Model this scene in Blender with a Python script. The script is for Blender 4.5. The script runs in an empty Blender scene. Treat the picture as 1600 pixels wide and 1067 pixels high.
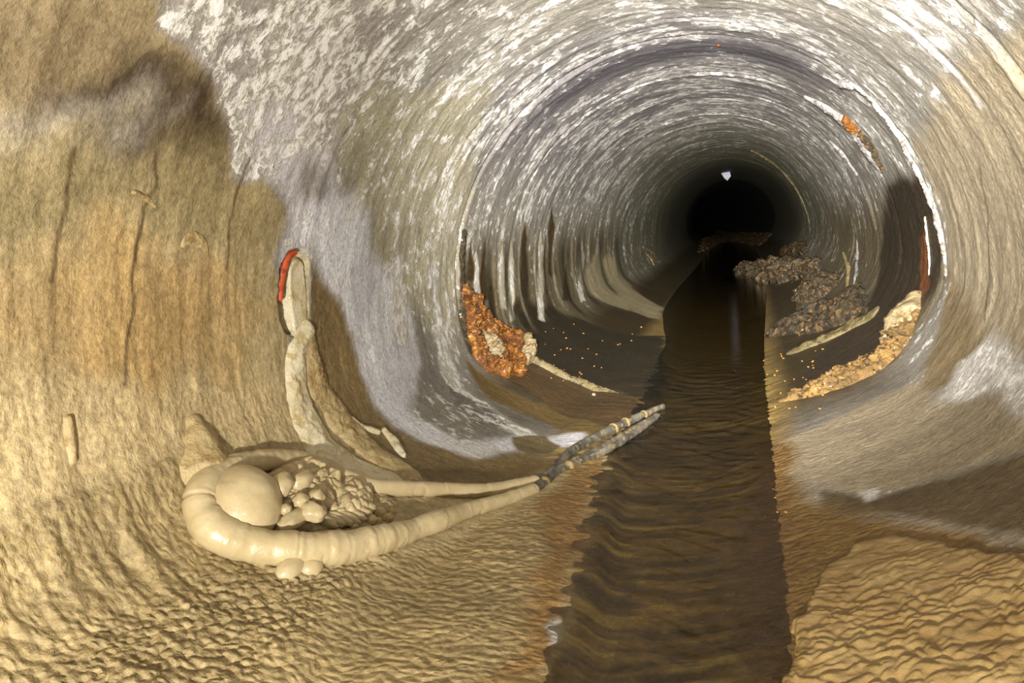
# Old concrete drain pipe with calcite, rust and mud, shallow stream in the invert, mud-caked hose loop.
# Units are metres.  Pipe axis = +Y, x right, z up, centre of the bore at the origin, bore radius about 1.
import bpy, math, random
import numpy as np
from mathutils import Vector

random.seed(4)
rng = np.random.default_rng(4)
scene = bpy.context.scene
COL = scene.collection
PX = np.array

# ------------------------------------------------------------------ camera model
F_PX, YAW, PITCH, ROLL = 1088.2, .340, .153, -.105
CAM = PX([.315, 0., .295])
def cam_axes():
    cy, sy, cp, sp = math.cos(YAW), math.sin(YAW), math.cos(PITCH), math.sin(PITCH)
    f = PX([-sy*cp, cy*cp, -sp]); r = PX([cy, sy, 0.]); u = np.cross(r, f)
    cr, sr = math.cos(ROLL), math.sin(ROLL)
    return cr*r+sr*u, -sr*r+cr*u, f
RX, UX, FX = cam_axes()

# ------------------------------------------------------------------ bore profile
ctrl = [(-1,0),(-.99,-.14),(-.955,-.26),(-.87,-.355),(-.75,-.425),(-.6,-.495),(-.4,-.55),(-.22,-.578),(-.1,-.605),
        (.04,-.61),(.16,-.605),(.28,-.575),(.42,-.53),(.575,-.475),(.718,-.415),(.86,-.31),(.945,-.18),(.988,-.08),(1,0)]
TH = np.linspace(-np.pi, np.pi, 2881)
def _rtab():
    th = PX([math.atan2(z, x) for x, z in ctrl]); th[0] = -np.pi
    rr = PX([math.hypot(x, z) for x, z in ctrl])
    t = np.concatenate([th, np.linspace(.05, np.pi, 60)]); r = np.concatenate([rr, np.ones(60)])
    r0 = np.interp(TH, t, r)
    k = np.exp(-np.linspace(-3, 3, 61)**2/2); k /= k.sum()
    e = np.concatenate([r0[-31:-1], r0, r0[1:31]])
    return np.convolve(e, k, 'valid')
RT = _rtab()
def sm(a, b, x):
    t = np.clip((np.asarray(x, float)-a)/(b-a), 0, 1)
    return t*t*(3-2*t)
def xc(y): return -.0028*np.maximum(0, np.asarray(y, float)-11)**2
def rad(t, y): return np.interp(t, TH, RT)*(1+.1*sm(3.5, 9, y)*np.maximum(0, -np.sin(t))**2)
# s = girth along the bore measured from the crown, + to the right; the seam of s lies in the invert (theta = -90 deg)
_B = np.linspace(np.pi/2, -1.5*np.pi, 4001)
def _wrap(t): return (t+np.pi) % (2*np.pi)-np.pi
_bx = np.interp(_wrap(_B), TH, RT)*np.cos(_B); _bz = np.interp(_wrap(_B), TH, RT)*np.sin(_B)
_cum = np.concatenate([[0], np.cumsum(np.hypot(np.diff(_bx), np.diff(_bz)))])
GIRTH = _cum[-1]
# right half: B from pi/2 down to -pi/2 ; left half: the rest, counted negative
def s2t(s):
    s = np.asarray(s, float)
    return _wrap(np.interp(np.where(s >= 0, s, s+GIRTH), _cum, _B))
def t2s(t):
    t = np.asarray(t, float)
    b = np.where(t > np.pi/2, t-2*np.pi, t)
    s = np.interp(-b, -_B, _cum)
    return np.where((t > np.pi/2) | (t < -np.pi/2), s-GIRTH, s)
S_MIN = float(t2s(-np.pi/2-1e-6)); S_MAX = float(t2s(-np.pi/2+1e-6))
def pos(s, y, off=0.):
    t = s2t(s); r = rad(t, y)-off
    return np.stack([r*np.cos(t)+xc(y), np.broadcast_to(y, np.shape(r)), r*np.sin(t)], -1)
def inward(s, y):
    e = 2e-3
    a = pos(s+e, y)-pos(s-e, y); b = pos(s, y+e)-pos(s, y-e)
    n = np.cross(a, b); n /= np.maximum(np.linalg.norm(n, axis=-1, keepdims=True), 1e-12)
    p = pos(s, y); c = np.stack([-p[..., 0]+xc(y), 0*p[..., 0], -p[..., 2]], -1)
    return n*np.sign((n*c).sum(-1))[..., None]
_T = np.concatenate([np.linspace(.2, 8, 3000), np.linspace(8.01, 60, 3000)])
def surf(px, py, off=0.):
    """photo pixel -> (s, y, point) on the bore"""
    d = FX+RX*(px-800)/F_PX-UX*(py-533.5)/F_PX; d = d/np.linalg.norm(d)
    def g(T):
        p = CAM+np.multiply.outer(T, d); x = p[..., 0]-xc(p[..., 1]); z = p[..., 2]
        return np.hypot(x, z)-(rad(np.arctan2(z, x), p[..., 1])-off)
    v = g(_T); i = int(np.argmax(v > 0)); a, b = _T[i-1], _T[i]
    for _ in range(30):
        m = .5*(a+b)
        if g(m) > 0: b = m
        else: a = m
    p = CAM+a*d
    return float(t2s(math.atan2(p[2], p[0]-float(xc(p[1]))))), float(p[1]), p
def sy(pts, off=0.): return PX([surf(x, y, off)[:2] for x, y in pts])
def dense(pts, step=25, closed=False):
    o = []; n = len(pts)
    for i in range(n if closed else n-1):
        a, b = pts[i], pts[(i+1) % n]; k = max(1, int(math.hypot(b[0]-a[0], b[1]-a[1])/step))
        o += [(a[0]+(b[0]-a[0])*j/k, a[1]+(b[1]-a[1])*j/k) for j in range(k)]
    if not closed: o.append(pts[-1])
    return o

# ------------------------------------------------------------------ noise
def _h(i, j, k, seed):
    n = (i*374761393+j*668265263+k*2147483647+seed*974634763) & 0x7fffffff
    n = ((n ^ (n >> 13))*1274126177) & 0x7fffffff
    return ((n ^ (n >> 16)) & 0xffff)/32767.5-1
def vnoise(x, y, z=0., seed=0):
    x, y, z = np.broadcast_arrays(np.asarray(x, float), np.asarray(y, float), np.asarray(z, float))
    xi, yi, zi = (np.floor(v).astype(np.int64) for v in (x, y, z))
    f = lambda t: t*t*t*(t*(t*6-15)+10)
    u, v, w = f(x-xi), f(y-yi), f(z-zi)
    o = 0
    for a in (0, 1):
        for b in (0, 1):
            for c in (0, 1):
                o = o+_h(xi+a, yi+b, zi+c, seed)*(u if a else 1-u)*(v if b else 1-v)*(w if c else 1-w)
    return o
def fbm(x, y, z=0., o=4, seed=0, g=.5):
    r = 0; a = 1; t = 0
    for i in range(o):
        r = r+a*vnoise(np.asarray(x)*2**i, np.asarray(y)*2**i, np.asarray(z)*2**i, seed+i*17); t += a; a *= g
    return r/t
def cells(x, y, seed=0):
    """distance to the nearest jittered point, 2-D"""
    xi, yi = np.floor(x).astype(np.int64), np.floor(y).astype(np.int64); d = np.full(np.shape(x), 9.)
    d2 = d.copy()
    for a in (-1, 0, 1):
        for b in (-1, 0, 1):
            px = xi+a+.5+.45*_h(xi+a, yi+b, 0, seed); py = yi+b+.5+.45*_h(xi+a, yi+b, 1, seed)
            q = np.hypot(x-px, y-py); d2 = np.where(q < d, d, np.minimum(d2, q)); d = np.minimum(d, q)
    return d, d2

# ------------------------------------------------------------------ mesh helpers
def lin(c):
    c = np.asarray(c, float)/255.
    return np.where(c <= .04045, c/12.92, ((c+.055)/1.055)**2.4)
def new_mesh(name, verts, quads, mat=None, parent=None, smooth=True, tris=False):
    me = bpy.data.meshes.new(name)
    verts = np.asarray(verts, np.float32); quads = np.asarray(quads, np.int32); k = quads.shape[1]
    me.vertices.add(len(verts)); me.vertices.foreach_set('co', verts.ravel())
    me.loops.add(quads.size); me.loops.foreach_set('vertex_index', quads.ravel())
    me.polygons.add(len(quads)); me.polygons.foreach_set('loop_start', np.arange(len(quads), dtype=np.int32)*k)
    me.polygons.foreach_set('loop_total', np.full(len(quads), k, np.int32))
    me.polygons.foreach_set('use_smooth', np.full(len(quads), smooth))
    me.update(calc_edges=True); me.validate()
    if mat: me.materials.append(mat)
    ob = bpy.data.objects.new(name, me); COL.objects.link(ob)
    if parent: ob.parent = parent
    return ob
def vattr(ob, name, typ, data):
    a = ob.data.attributes.new(name, typ, 'POINT')
    key = 'color' if typ == 'FLOAT_COLOR' else 'vector' if typ == 'FLOAT_VECTOR' else 'value'
    a.data.foreach_set(key, np.asarray(data, np.float32).ravel())
def tag(o, label, cat, group=None, kind=None):
    o['label'] = label; o['category'] = cat
    if group: o['group'] = group
    if kind: o['kind'] = kind
    return o
def empty(name, loc):
    o = bpy.data.objects.new(name, None); COL.objects.link(o); o.location = loc; o.empty_display_size = .05
    return o
def child(ob, root):
    ob.parent = root; ob.matrix_parent_inverse.identity()
    ob.location = Vector(ob.location)-Vector(root.location)
    return ob
def rebase(ob, p=None):
    """put the object's origin at p (its own mean by default)"""
    n = len(ob.data.vertices); co = np.empty(n*3, np.float32); ob.data.vertices.foreach_get('co', co); co = co.reshape(-1, 3)
    p = co.mean(0) if p is None else np.asarray(p, np.float32)
    ob.data.vertices.foreach_set('co', (co-p).ravel()); ob.location = p.tolist(); ob.data.update()
    return ob
def gridquads(n, m, wrap=False):
    i, j = np.meshgrid(np.arange(n-1), np.arange(m if wrap else m-1), indexing='ij')
    j2 = (j+1) % m
    return np.stack([i*m+j, i*m+j2, (i+1)*m+j2, (i+1)*m+j], -1).reshape(-1, 4)
def smooth_path(P, R, step):
    """Catmull-Rom resample of 3-D path P with radii R"""
    P = np.asarray(P, float); R = np.asarray(R, float); o = []; q = []
    Q = np.vstack([2*P[0]-P[1], P, 2*P[-1]-P[-2]])
    for i in range(1, len(Q)-2):
        n = max(2, int(np.linalg.norm(Q[i+1]-Q[i])/step))
        for k in range(n):
            t = k/n
            o.append(.5*((2*Q[i])+(-Q[i-1]+Q[i+1])*t+(2*Q[i-1]-5*Q[i]+4*Q[i+1]-Q[i+2])*t*t+(-Q[i-1]+3*Q[i]-3*Q[i+1]+Q[i+2])*t**3))
            q.append(R[i-1]*(1-t)+R[i]*t)
    o.append(P[-1]); q.append(R[-1])
    return PX(o), PX(q)
def tube(name, P, R, mat, rough=None, nseg=28, step=.006, parent=None, flat=1., up=None):
    P, R = smooth_path(P, R, step); n = len(P)
    T = np.gradient(P, axis=0); T /= np.linalg.norm(T, axis=1, keepdims=True)
    up = PX([0, 0, 1.]) if up is None else np.asarray(up, float)
    A = np.cross(T, up); A /= np.maximum(np.linalg.norm(A, axis=1, keepdims=True), 1e-6); B = np.cross(A, T)
    a = np.linspace(0, 2*np.pi, nseg, endpoint=False)
    L = np.concatenate([[0], np.cumsum(np.linalg.norm(np.diff(P, axis=0), axis=1))])
    rr = np.repeat(R[:, None], nseg, 1)
    if rough is not None: rr = rr*(1+rough(np.repeat(L[:, None], nseg, 1), np.repeat(a[None], n, 0)))
    V = P[:, None]+rr[..., None]*(np.cos(a)[None, :, None]*A[:, None]+flat*np.sin(a)[None, :, None]*B[:, None])
    V = V.reshape(-1, 3); Qd = gridquads(n, nseg, True)
    # rounded end caps as shrinking rings
    V = list(V); base = len(V); caps = []
    for end, sgn in ((0, -1), (n-1, 1)):
        ring = [end*nseg+i for i in range(nseg)]
        for f, h in ((.8, .4), (.45, .75), (.05, .9)):
            c = P[end]+T[end]*sgn*h*R[end]; nr = []
            for i in range(nseg):
                v = P[end]+(V[end*nseg+i]-P[end])*f; nr.append(len(V)); V.append(v+T[end]*sgn*h*R[end])
            for i in range(nseg):
                q = [ring[i], ring[(i+1) % nseg], nr[(i+1) % nseg], nr[i]]
                caps.append(q if sgn > 0 else q[::-1])
            ring = nr
    Qd = np.vstack([Qd, PX(caps)])
    ob = new_mesh(name, PX(V), Qd[:, ::-1], mat)
    rebase(ob)
    return child(ob, parent) if parent else ob

# ------------------------------------------------------------------ materials
def nodes(m):
    m.use_nodes = True; nt = m.node_tree; nt.nodes.clear(); return nt
def N(nt, t, **k):
    n = nt.nodes.new(t)
    for a, b in k.items():
        if a[0] == '_': n.inputs[a[1:].replace('_', ' ')].default_value = b
        else: setattr(n, a, b)
    return n
def mathn(nt, op, a, b=None, c=None, clamp=False):
    n = N(nt, 'ShaderNodeMath', operation=op, use_clamp=clamp)
    for i, v in enumerate((a, b, c)):
        if v is None: continue
        if isinstance(v, (int, float)): n.inputs[i].default_value = v
        else: nt.links.new(v, n.inputs[i])
    return n.outputs[0]
def mixc(nt, f, a, b, mode='MIX'):
    n = N(nt, 'ShaderNodeMix', data_type='RGBA', blend_type=mode)
    for i, v in ((0, f), (6, a), (7, b)):
        if isinstance(v, (int, float)): n.inputs[i].default_value = v
        elif isinstance(v, tuple): n.inputs[i].default_value = (*v, 1)
        else: nt.links.new(v, n.inputs[i])
    return n.outputs[2]
def mapr(nt, v, a, b, c=0., d=1., kind='SMOOTHSTEP'):
    n = N(nt, 'ShaderNodeMapRange', interpolation_type=kind)
    nt.links.new(v, n.inputs[0])
    for i, q in ((1, a), (2, b), (3, c), (4, d)):
        if isinstance(q, (int, float)): n.inputs[i].default_value = q
        else: nt.links.new(q, n.inputs[i])
    return n.outputs[0]
def noise(nt, vec, scale, detail=6, rough=.6, dist=0., sx=(1, 1, 1)):
    mp = N(nt, 'ShaderNodeMapping'); mp.inputs['Scale'].default_value = sx
    nt.links.new(vec, mp.inputs[0])
    n = N(nt, 'ShaderNodeTexNoise'); n.inputs['Scale'].default_value = scale; n.inputs['Detail'].default_value = detail
    n.inputs['Roughness'].default_value = rough; n.inputs['Distortion'].default_value = dist
    nt.links.new(mp.outputs[0], n.inputs[0]); return n.outputs[0]
def attr(nt, name):
    return N(nt, 'ShaderNodeAttribute', attribute_name=name)
def bump(nt, h, dist, strength=1., prev=None):
    b = N(nt, 'ShaderNodeBump'); b.inputs['Distance'].default_value = dist; b.inputs['Strength'].default_value = strength
    nt.links.new(h, b.inputs['Height'])
    if prev is not None: nt.links.new(prev, b.inputs['Normal'])
    return b.outputs[0]
def finish(nt, col, rough, nrm=None, spec=.5, coat=0.):
    p = N(nt, 'ShaderNodeBsdfPrincipled'); o = N(nt, 'ShaderNodeOutputMaterial')
    for key, v in (('Base Color', col), ('Roughness', rough), ('Specular IOR Level', spec), ('Coat Weight', coat)):
        if isinstance(v, (int, float)): p.inputs[key].default_value = v
        elif isinstance(v, tuple): p.inputs[key].default_value = (*v, 1)
        else: nt.links.new(v, p.inputs[key])
    p.inputs['Coat Roughness'].default_value = .12
    if nrm is not None: nt.links.new(nrm, p.inputs['Normal'])
    nt.links.new(p.outputs[0], o.inputs[0])

def pipe_material():
    m = bpy.data.materials.new('weathered_concrete'); nt = nodes(m); L = nt.links.new
    sep = N(nt, 'ShaderNodeSeparateColor'); L(attr(nt, 'msk').outputs['Color'], sep.inputs[0])
    flake, wet, scaly = sep.outputs
    streak = attr(nt, 'msk').outputs['Alpha']
    uv = attr(nt, 'sy').outputs['Vector']; col = attr(nt, 'col').outputs['Color']
    geo = N(nt, 'ShaderNodeNewGeometry').outputs['Position']
    nA = noise(nt, uv, 1., 6, .7, .5, (15., 17, 1))        # short flaky dashes along the girth
    nA2 = noise(nt, uv, 1., 5, .6, .3, (3.0, 24, 1))        # long thin drip lines
    nB = noise(nt, uv, 1., 5, .55, .4, (2.6, 4.2, 1))        # broad patches
    nC = noise(nt, geo, 90., 4, .6)                          # grain
    nD = noise(nt, uv, 1., 6, .74, .4, (26., 34, 1))
    thr = mapr(nt, flake, 0, 1, .78, .33, 'LINEAR')
    patch = mathn(nt, 'MULTIPLY_ADD', nB, .5, -.25)
    f0 = mathn(nt, 'ADD', mathn(nt, 'ADD', mathn(nt, 'MULTIPLY', nA, .8), mathn(nt, 'MULTIPLY', nA2, .2)), patch)
    fm = mapr(nt, f0, thr, mathn(nt, 'ADD', thr, .06))
    fm = mathn(nt, 'MULTIPLY', fm, mapr(nt, nD, .38, .52, .12, 1.))
    # base tone with drip lines
    tone = mathn(nt, 'ADD', mapr(nt, nB, .3, .7, .74, 1.2, 'LINEAR'),
                 mathn(nt, 'MULTIPLY', streak, mapr(nt, nA2, .3, .7, -.45, .35, 'LINEAR')))
    tone = mathn(nt, 'MULTIPLY', tone, mapr(nt, nC, .3, .7, .74, 1.2, 'LINEAR'))
    tone = mathn(nt, 'MULTIPLY', tone, mapr(nt, nD, .35, .65, .74, 1.2, 'LINEAR'))
    base = mixc(nt, 1., col, tone, 'MULTIPLY')
    # grey-lavender bare patches between the flakes
    gm = mathn(nt, 'MULTIPLY', mapr(nt, nD, .5, .66), mathn(nt, 'MULTIPLY', flake, .8))
    base = mixc(nt, gm, base, tuple(lin((116, 112, 112))))
    white = mixc(nt, mapr(nt, nD, .4, .62), tuple(lin((208, 201, 182))), tuple(lin((238, 236, 234))))
    c = mixc(nt, mathn(nt, 'MULTIPLY', fm, .92), base, white)
    # little dark specks
    vo = N(nt, 'ShaderNodeTexVoronoi'); vo.inputs['Scale'].default_value = 26; L(geo, vo.inputs[0])
    c = mixc(nt, mathn(nt, 'MULTIPLY', mapr(nt, vo.outputs['Distance'], .05, .1, .5, 0.), mapr(nt, nD, .5, .6)), c, (.03, .022, .012))
    r = mapr(nt, wet, 0, 1, .78, .26, 'LINEAR')
    r = mathn(nt, 'ADD', r, mapr(nt, nC, .3, .7, -.1, .1, 'LINEAR'))
    # relief
    mp = N(nt, 'ShaderNodeMapping'); mp.inputs['Scale'].default_value = (34, 52, 1)
    wv = N(nt, 'ShaderNodeVectorMath', operation='MULTIPLY_ADD')
    ns = N(nt, 'ShaderNodeTexNoise'); ns.inputs['Scale'].default_value = 9; L(uv, ns.inputs[0])
    L(ns.outputs[1], wv.inputs[0]); wv.inputs[1].default_value = (.06, .06, 0); L(uv, wv.inputs[2])
    L(wv.outputs[0], mp.inputs[0])
    v1 = N(nt, 'ShaderNodeTexVoronoi', feature='SMOOTH_F1'); v1.inputs['Scale'].default_value = 1.; v1.inputs['Smoothness'].default_value = .35
    v1.voronoi_dimensions = '2D'; L(mp.outputs[0], v1.inputs[0])
    sc = mathn(nt, 'MULTIPLY', mathn(nt, 'MULTIPLY', v1.outputs['Distance'], -1.), scaly)
    h = mathn(nt, 'ADD', mathn(nt, 'MULTIPLY', fm, .16), mathn(nt, 'MULTIPLY', nC, .22))
    h = mathn(nt, 'ADD', h, mathn(nt, 'MULTIPLY', nA2, .25))
    h = mathn(nt, 'ADD', h, mathn(nt, 'MULTIPLY', nD, .35))
    nb = bump(nt, h, .015)
    nb = bump(nt, sc, .016, .9, nb)
    finish(nt, c, r, nb, mapr(nt, wet, 0, 1, .3, .6, 'LINEAR'))
    return m
M_PIPE = pipe_material()

def lump_material(name, cols, scale=30., rough=.4, bumpd=.004, ramp=(.35, .65), coat=0., stretch=(1, 1, 1), detail=8):
    """two or three tones broken up by noise"""
    m = bpy.data.materials.new(name); nt = nodes(m)
    tc = N(nt, 'ShaderNodeTexCoord').outputs['Object']
    a = noise(nt, tc, scale*.35, detail, .65, .6, stretch); b = noise(nt, tc, scale, detail, .7, 0., stretch); g = noise(nt, tc, scale*4, 3, .6)
    c = mixc(nt, mapr(nt, a, *ramp), tuple(lin(cols[0])), tuple(lin(cols[1])))
    if len(cols) > 2: c = mixc(nt, mapr(nt, b, .5, .62), c, tuple(lin(cols[2])))
    if len(cols) > 3: c = mixc(nt, mapr(nt, b, .3, .42, 1., 0.), c, tuple(lin(cols[3])))
    h = mathn(nt, 'ADD', mathn(nt, 'MULTIPLY', b, 1.), mathn(nt, 'MULTIPLY', g, .4))
    finish(nt, c, rough, bump(nt, h, bumpd), .5, coat)
    return m
M_CLAY = lump_material('wet_clay', [(178, 160, 120), (196, 178, 140)], 14, .3, .0022, coat=.15)
M_CLAY2 = lump_material('ochre_clay', [(168, 146, 100), (188, 168, 124), (146, 122, 78)], 24, .42, .006)
M_MUD = lump_material('scaly_mud', [(136, 108, 62), (160, 134, 86)], 20, .32, .003, coat=.1)
M_CALC = lump_material('calcite', [(200, 188, 158), (226, 218, 204), (168, 140, 88)], 22, .5, .006)
M_WCALC = lump_material('white_calcite', [(140, 134, 128), (182, 178, 176), (112, 98, 80)], 40, .5, .006)
M_FLOW = lump_material('flowstone', [(202, 188, 150), (222, 212, 182), (190, 170, 122)], 24, .32, .005, coat=.15)
M_RUST = lump_material('rusty_ooze', [(92, 52, 18), (150, 90, 30), (186, 130, 52), (52, 30, 12)], 34, .2, .012, coat=.6)
M_CRUST = lump_material('rust_crust', [(112, 88, 50), (158, 122, 66), (62, 48, 28), (180, 152, 102)], 40, .3, .012, coat=.3)
M_ORANGE = lump_material('orange_seal', [(178, 66, 26), (196, 84, 38), (96, 44, 28)], 40, .5, .002)
M_RUBBLE = lump_material('dark_rubble', [(44, 38, 26), (76, 66, 44), (126, 96, 58), (22, 18, 13)], 26, .35, .02, coat=.2)
M_STONE = lump_material('pebble_stone', [(150, 116, 64), (196, 168, 116)], 20, .35, .002)
M_SPECK = lump_material('ochre_grit', [(196, 120, 44), (226, 172, 96)], 40, .35, .001)
M_BLACK = lump_material('bare_hose', [(70, 66, 58), (112, 106, 94), (142, 126, 92), (48, 45, 40)], 34, .36, .002, stretch=(1, 1, 1))
M_TAPE = lump_material('pale_band', [(136, 112, 66), (160, 138, 92)], 50, .4, .001)
M_SILT = lump_material('olive_silt', [(104, 92, 60), (136, 122, 86), (78, 66, 40)], 26, .4, .006)
M_LOBE = lump_material('cream_crust', [(140, 122, 86), (164, 148, 114), (118, 94, 58)], 20, .35, .006)
M_PLASTIC = lump_material('pale_plastic', [(196, 192, 208), (224, 220, 232)], 10, .5, .001)
M_TWIG = lump_material('dry_twig', [(150, 116, 62), (196, 160, 96)], 40, .6, .002)

# ------------------------------------------------------------------ the bore: geometry
def yrows():
    y = [.12]; 
    while y[-1] < 44:
        v = y[-1]; y.append(v+(.006 if v < 1.5 else .004*v if v < 6 else .006*v if v < 12 else .03*v))
    back = [-4, -3, -2.2, -1.6, -1.1, -.8, -.6, -.45, -.32, -.22, -.14, -.07, -.02, .02, .06, .09]
    return PX(back+y)
YS = yrows()
NS = 900
SS = np.linspace(S_MIN+1e-4, S_MAX-1e-4, NS)
SG, YG = np.meshgrid(SS, YS)
JOINTS = [1.774, 3.02, 3.80, 4.45, 5.40, 6.6, 7.7, 8.85, 10.4, 12.1, 14.2, 17.4, 21, 25, 30]
seamfade = 1-sm(-.5, -.15, SG-S_MAX) if False else sm(0, .25, np.minimum(SG-S_MIN, S_MAX-SG))
wall_up = sm(1.9, 1.6, np.abs(SG))                 # 1 above the silt bed, 0 on it
disp = .004*fbm(SG*3, YG*9, 0, 4, 1)+.003*fbm(SG*16, YG*16, 0, 4, 2)*wall_up+.0035*fbm(SG*1.2, YG*26, 0, 3, 9)*wall_up
for k, yj in enumerate(JOINTS):
    wob = .010*fbm(SG*2.2, SG*0+k*7.3, 0, 3, 5)
    d = YG-yj-wob
    amp = (.012 if k else .006)*wall_up*(.35+.65*sm(-.25, .25, fbm(SG*2.1, SG*0+k*3.7, 0, 2, 31)))
    disp -= amp*np.exp(-(d/.012)**2)                                # the open joint
    disp += .008*np.exp(-((d-.035)/.022)**2)*wall_up*sm(-.2, .4, fbm(SG*3, SG*0+k, 0, 3, 77))*(1+.6*fbm(SG*30, YG*30, 0, 3, 78))
for yb in np.arange(3.3, 10.5, .23):                                # shutter-board rings further in
    w = .02*fbm(SG*1.1, SG*0+yb*5, 0, 2, 55)
    disp += .004*np.exp(-((YG-yb-w)/(.010*max(1, yb/4)))**2)*wall_up*(.4+.6*fbm(SG*2, SG*0+yb*9, 0, 2, 56))
# drips and creases on the left wall
dl = sm(-1.0, -1.3, SG)*sm(2.0, 1.4, YG)
disp += dl*(.003*fbm(SG*2.2, YG*24, 0, 3, 21)+.004*np.maximum(0, fbm(SG*7, YG*40, 0, 3, 22)))
# a wandering tide ledge where the drips reach the silt
tl = -1.70-.03*fbm(YG*4, YG*0, 0, 3, 41)
disp += .010*sm(.012, -.012, SG-tl)*sm(-2.0, -1.75, SG)*sm(2.0, 1.4, YG)
# scaly mud relief on the lower left
disp *= 1-.8*sm(2.05, 2.3, np.abs(SG))
lf = sm(-1.72, -1.8, SG)*sm(2.1, 1.6, YG)
qa = .03*fbm(SG*9, YG*9, 0, 2, 61); qb = .03*fbm(SG*9+5, YG*9, 0, 2, 64)
nearw = sm(-2.32, -2.2, SG)
lf = lf*nearw
disp += lf*(.013*fbm(SG*4+1.5*YG, YG*26, 0, 4, 63)*sm(-2.15, -1.85, SG)+.004*fbm(SG*14, YG*22, 0, 3, 62))
c1, c2 = cells((SG+qa)*34, (YG+qb)*44, 3)
lumpy = sm(-1.85, -2.05, SG+.10*(YG-1))*lf
edge_ = np.minimum(c2-c1, .35)/.35
disp += lumpy*(.009*np.sqrt(edge_)+.010*np.maximum(0, fbm(SG*9, YG*13, 0, 2, 65)))
# missing piece of the joint on the left wall (the hole)
hs0, hy0, _ = surf(464, 455)
hole = np.hypot(np.abs((YG-1.765)/.072)**1.2, np.abs((SG-hs0)/.125)**1.5)
holem = sm(1.12, .92, hole+.10*fbm(SG*30, YG*30, 0, 3, 71))
disp -= .06*holem*(.55+.45*sm(1.80, 1.72, YG))
disp = disp*seamfade
# silt bank that holds the stream on the left
XE = np.interp(YG, [-4, .5, 1.0, 1.21, 1.35, 1.54, 1.75, 2.0, 2.2, 2.6, 3.2, 4.5, 6], [-.1, -.09, -.10, -.105, -.13, -.14, -.185, -.19, -.222, -.25, -.22, -.26, -.3])+.014*fbm(YG*6, YG*0, 0, 3, 66)
XN = pos(SG, YG)[..., 0]; ZN = pos(SG, YG)[..., 2]
up = np.maximum(0, -.556+.022*(1-np.exp(-np.maximum(0, XE-XN)/.12))-.03*sm(0, .13, XN-XE)-ZN)
disp += up*sm(-2.9, -2.75, SG-0*SG)*(SG < 0)*sm(7, 4.5, YG)*sm(.12, .05, XN-XE)
chan = sm(2.38, 2.5, np.abs(SG))*sm(5, 3.5, YG)
XA = pos(SG, YG)[..., 0]
yel = fbm(XA*7+3*YG+.8*fbm(XA*6, YG*6, 0, 2, 115), YG*34-4*XA, 0, 5, 111, .6)
disp += chan*.004*yel
VP = pos(SG, YG); NI = inward(SG, YG)
VP = VP+NI*disp[..., None]

# ------------------------------------------------------------------ the bore: stains and painted shade (surface coordinates)
FS, FY = SG.ravel(), YG.ravel()
nv = len(FS)
wob1 = fbm(FS*7, FY*9, 0, 4, 81); wob2 = fbm(FS*7, FY*9, 0, 4, 82)
colr = np.empty((nv, 3)); msk = np.zeros((nv, 4))
def poly_mask(P, soft, jag):
    """soft-edged polygon in (s, y); jag roughens the border (m)"""
    P = np.asarray(P); pad = soft+jag*1.5
    lo, hi = P.min(0)-pad, P.max(0)+pad
    idx = np.nonzero((FS > lo[0]) & (FS < hi[0]) & (FY > lo[1]) & (FY < hi[1]))[0]
    x = FS[idx]+jag*wob1[idx]; y = FY[idx]+jag*wob2[idx]
    ins = np.zeros(len(idx), bool); dd = np.full(len(idx), 1e9)
    for i in range(len(P)):
        a, b = P[i], P[(i+1) % len(P)]
        c = ((a[1] > y) != (b[1] > y)) & (x < (b[0]-a[0])*(y-a[1])/((b[1]-a[1]) if b[1] != a[1] else 1e-9)+a[0])
        ins ^= c
        e = b-a; t = np.clip(((x-a[0])*e[0]+(y-a[1])*e[1])/max((e**2).sum(), 1e-9), 0, 1)
        dd = np.minimum(dd, np.hypot(x-a[0]-t*e[0], y-a[1]-t*e[1]))
    sd = np.where(ins, dd, -dd)
    return idx, sm(-soft, soft, sd)
def put(idx, w, col=None, flake=None, wet=None, scaly=None, streak=None, op=1.):
    w = w*op
    if col is not None: colr[idx] = colr[idx]*(1-w[:, None])+lin(col)*w[:, None]
    for k, v in enumerate((flake, wet, scaly, streak)):
        if v is not None: msk[idx, k] = msk[idx, k]*(1-w)+v*w
def seg_dist(S, Y, P, *vals):
    """distance to polyline P in (s, y); interpolated per-vertex values and arclength at the foot"""
    P = np.asarray(P, float); d = np.full(S.shape, 1e9); out = [np.zeros(S.shape) for _ in vals]; al = np.zeros(S.shape); side = np.zeros(S.shape)
    L = 0.
    for i in range(len(P)-1):
        a, b = P[i], P[i+1]; e = b-a; l2 = max((e**2).sum(), 1e-12)
        t = np.clip(((S-a[0])*e[0]+(Y-a[1])*e[1])/l2, 0, 1)
        q = np.hypot(S-a[0]-t*e[0], Y-a[1]-t*e[1]); w = q < d
        d = np.where(w, q, d); al = np.where(w, L+t*math.sqrt(l2), al)
        for o, v in zip(out, vals): o[...] = np.where(w, v[i]*(1-t)+v[i+1]*t, o)
        L += math.sqrt(l2)
    return (d, al, *out)
def stain_or_shade(pix, col=None, soft=.03, jag=.05, **k):
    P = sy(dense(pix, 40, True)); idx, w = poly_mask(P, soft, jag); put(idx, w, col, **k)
ALL = np.arange(nv); ONE = np.ones(nv)
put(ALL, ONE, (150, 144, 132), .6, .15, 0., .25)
# overall gradients along the bore: pale limewash near, olive and damp deeper in, far darkness painted in
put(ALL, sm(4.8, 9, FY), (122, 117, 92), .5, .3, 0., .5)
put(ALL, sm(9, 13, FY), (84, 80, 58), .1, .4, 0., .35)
put(ALL, sm(17.3, 17.6, FY), (34, 32, 24), .02, .4)  # unlit far opening: its darkness is painted into the bore colour
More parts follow.
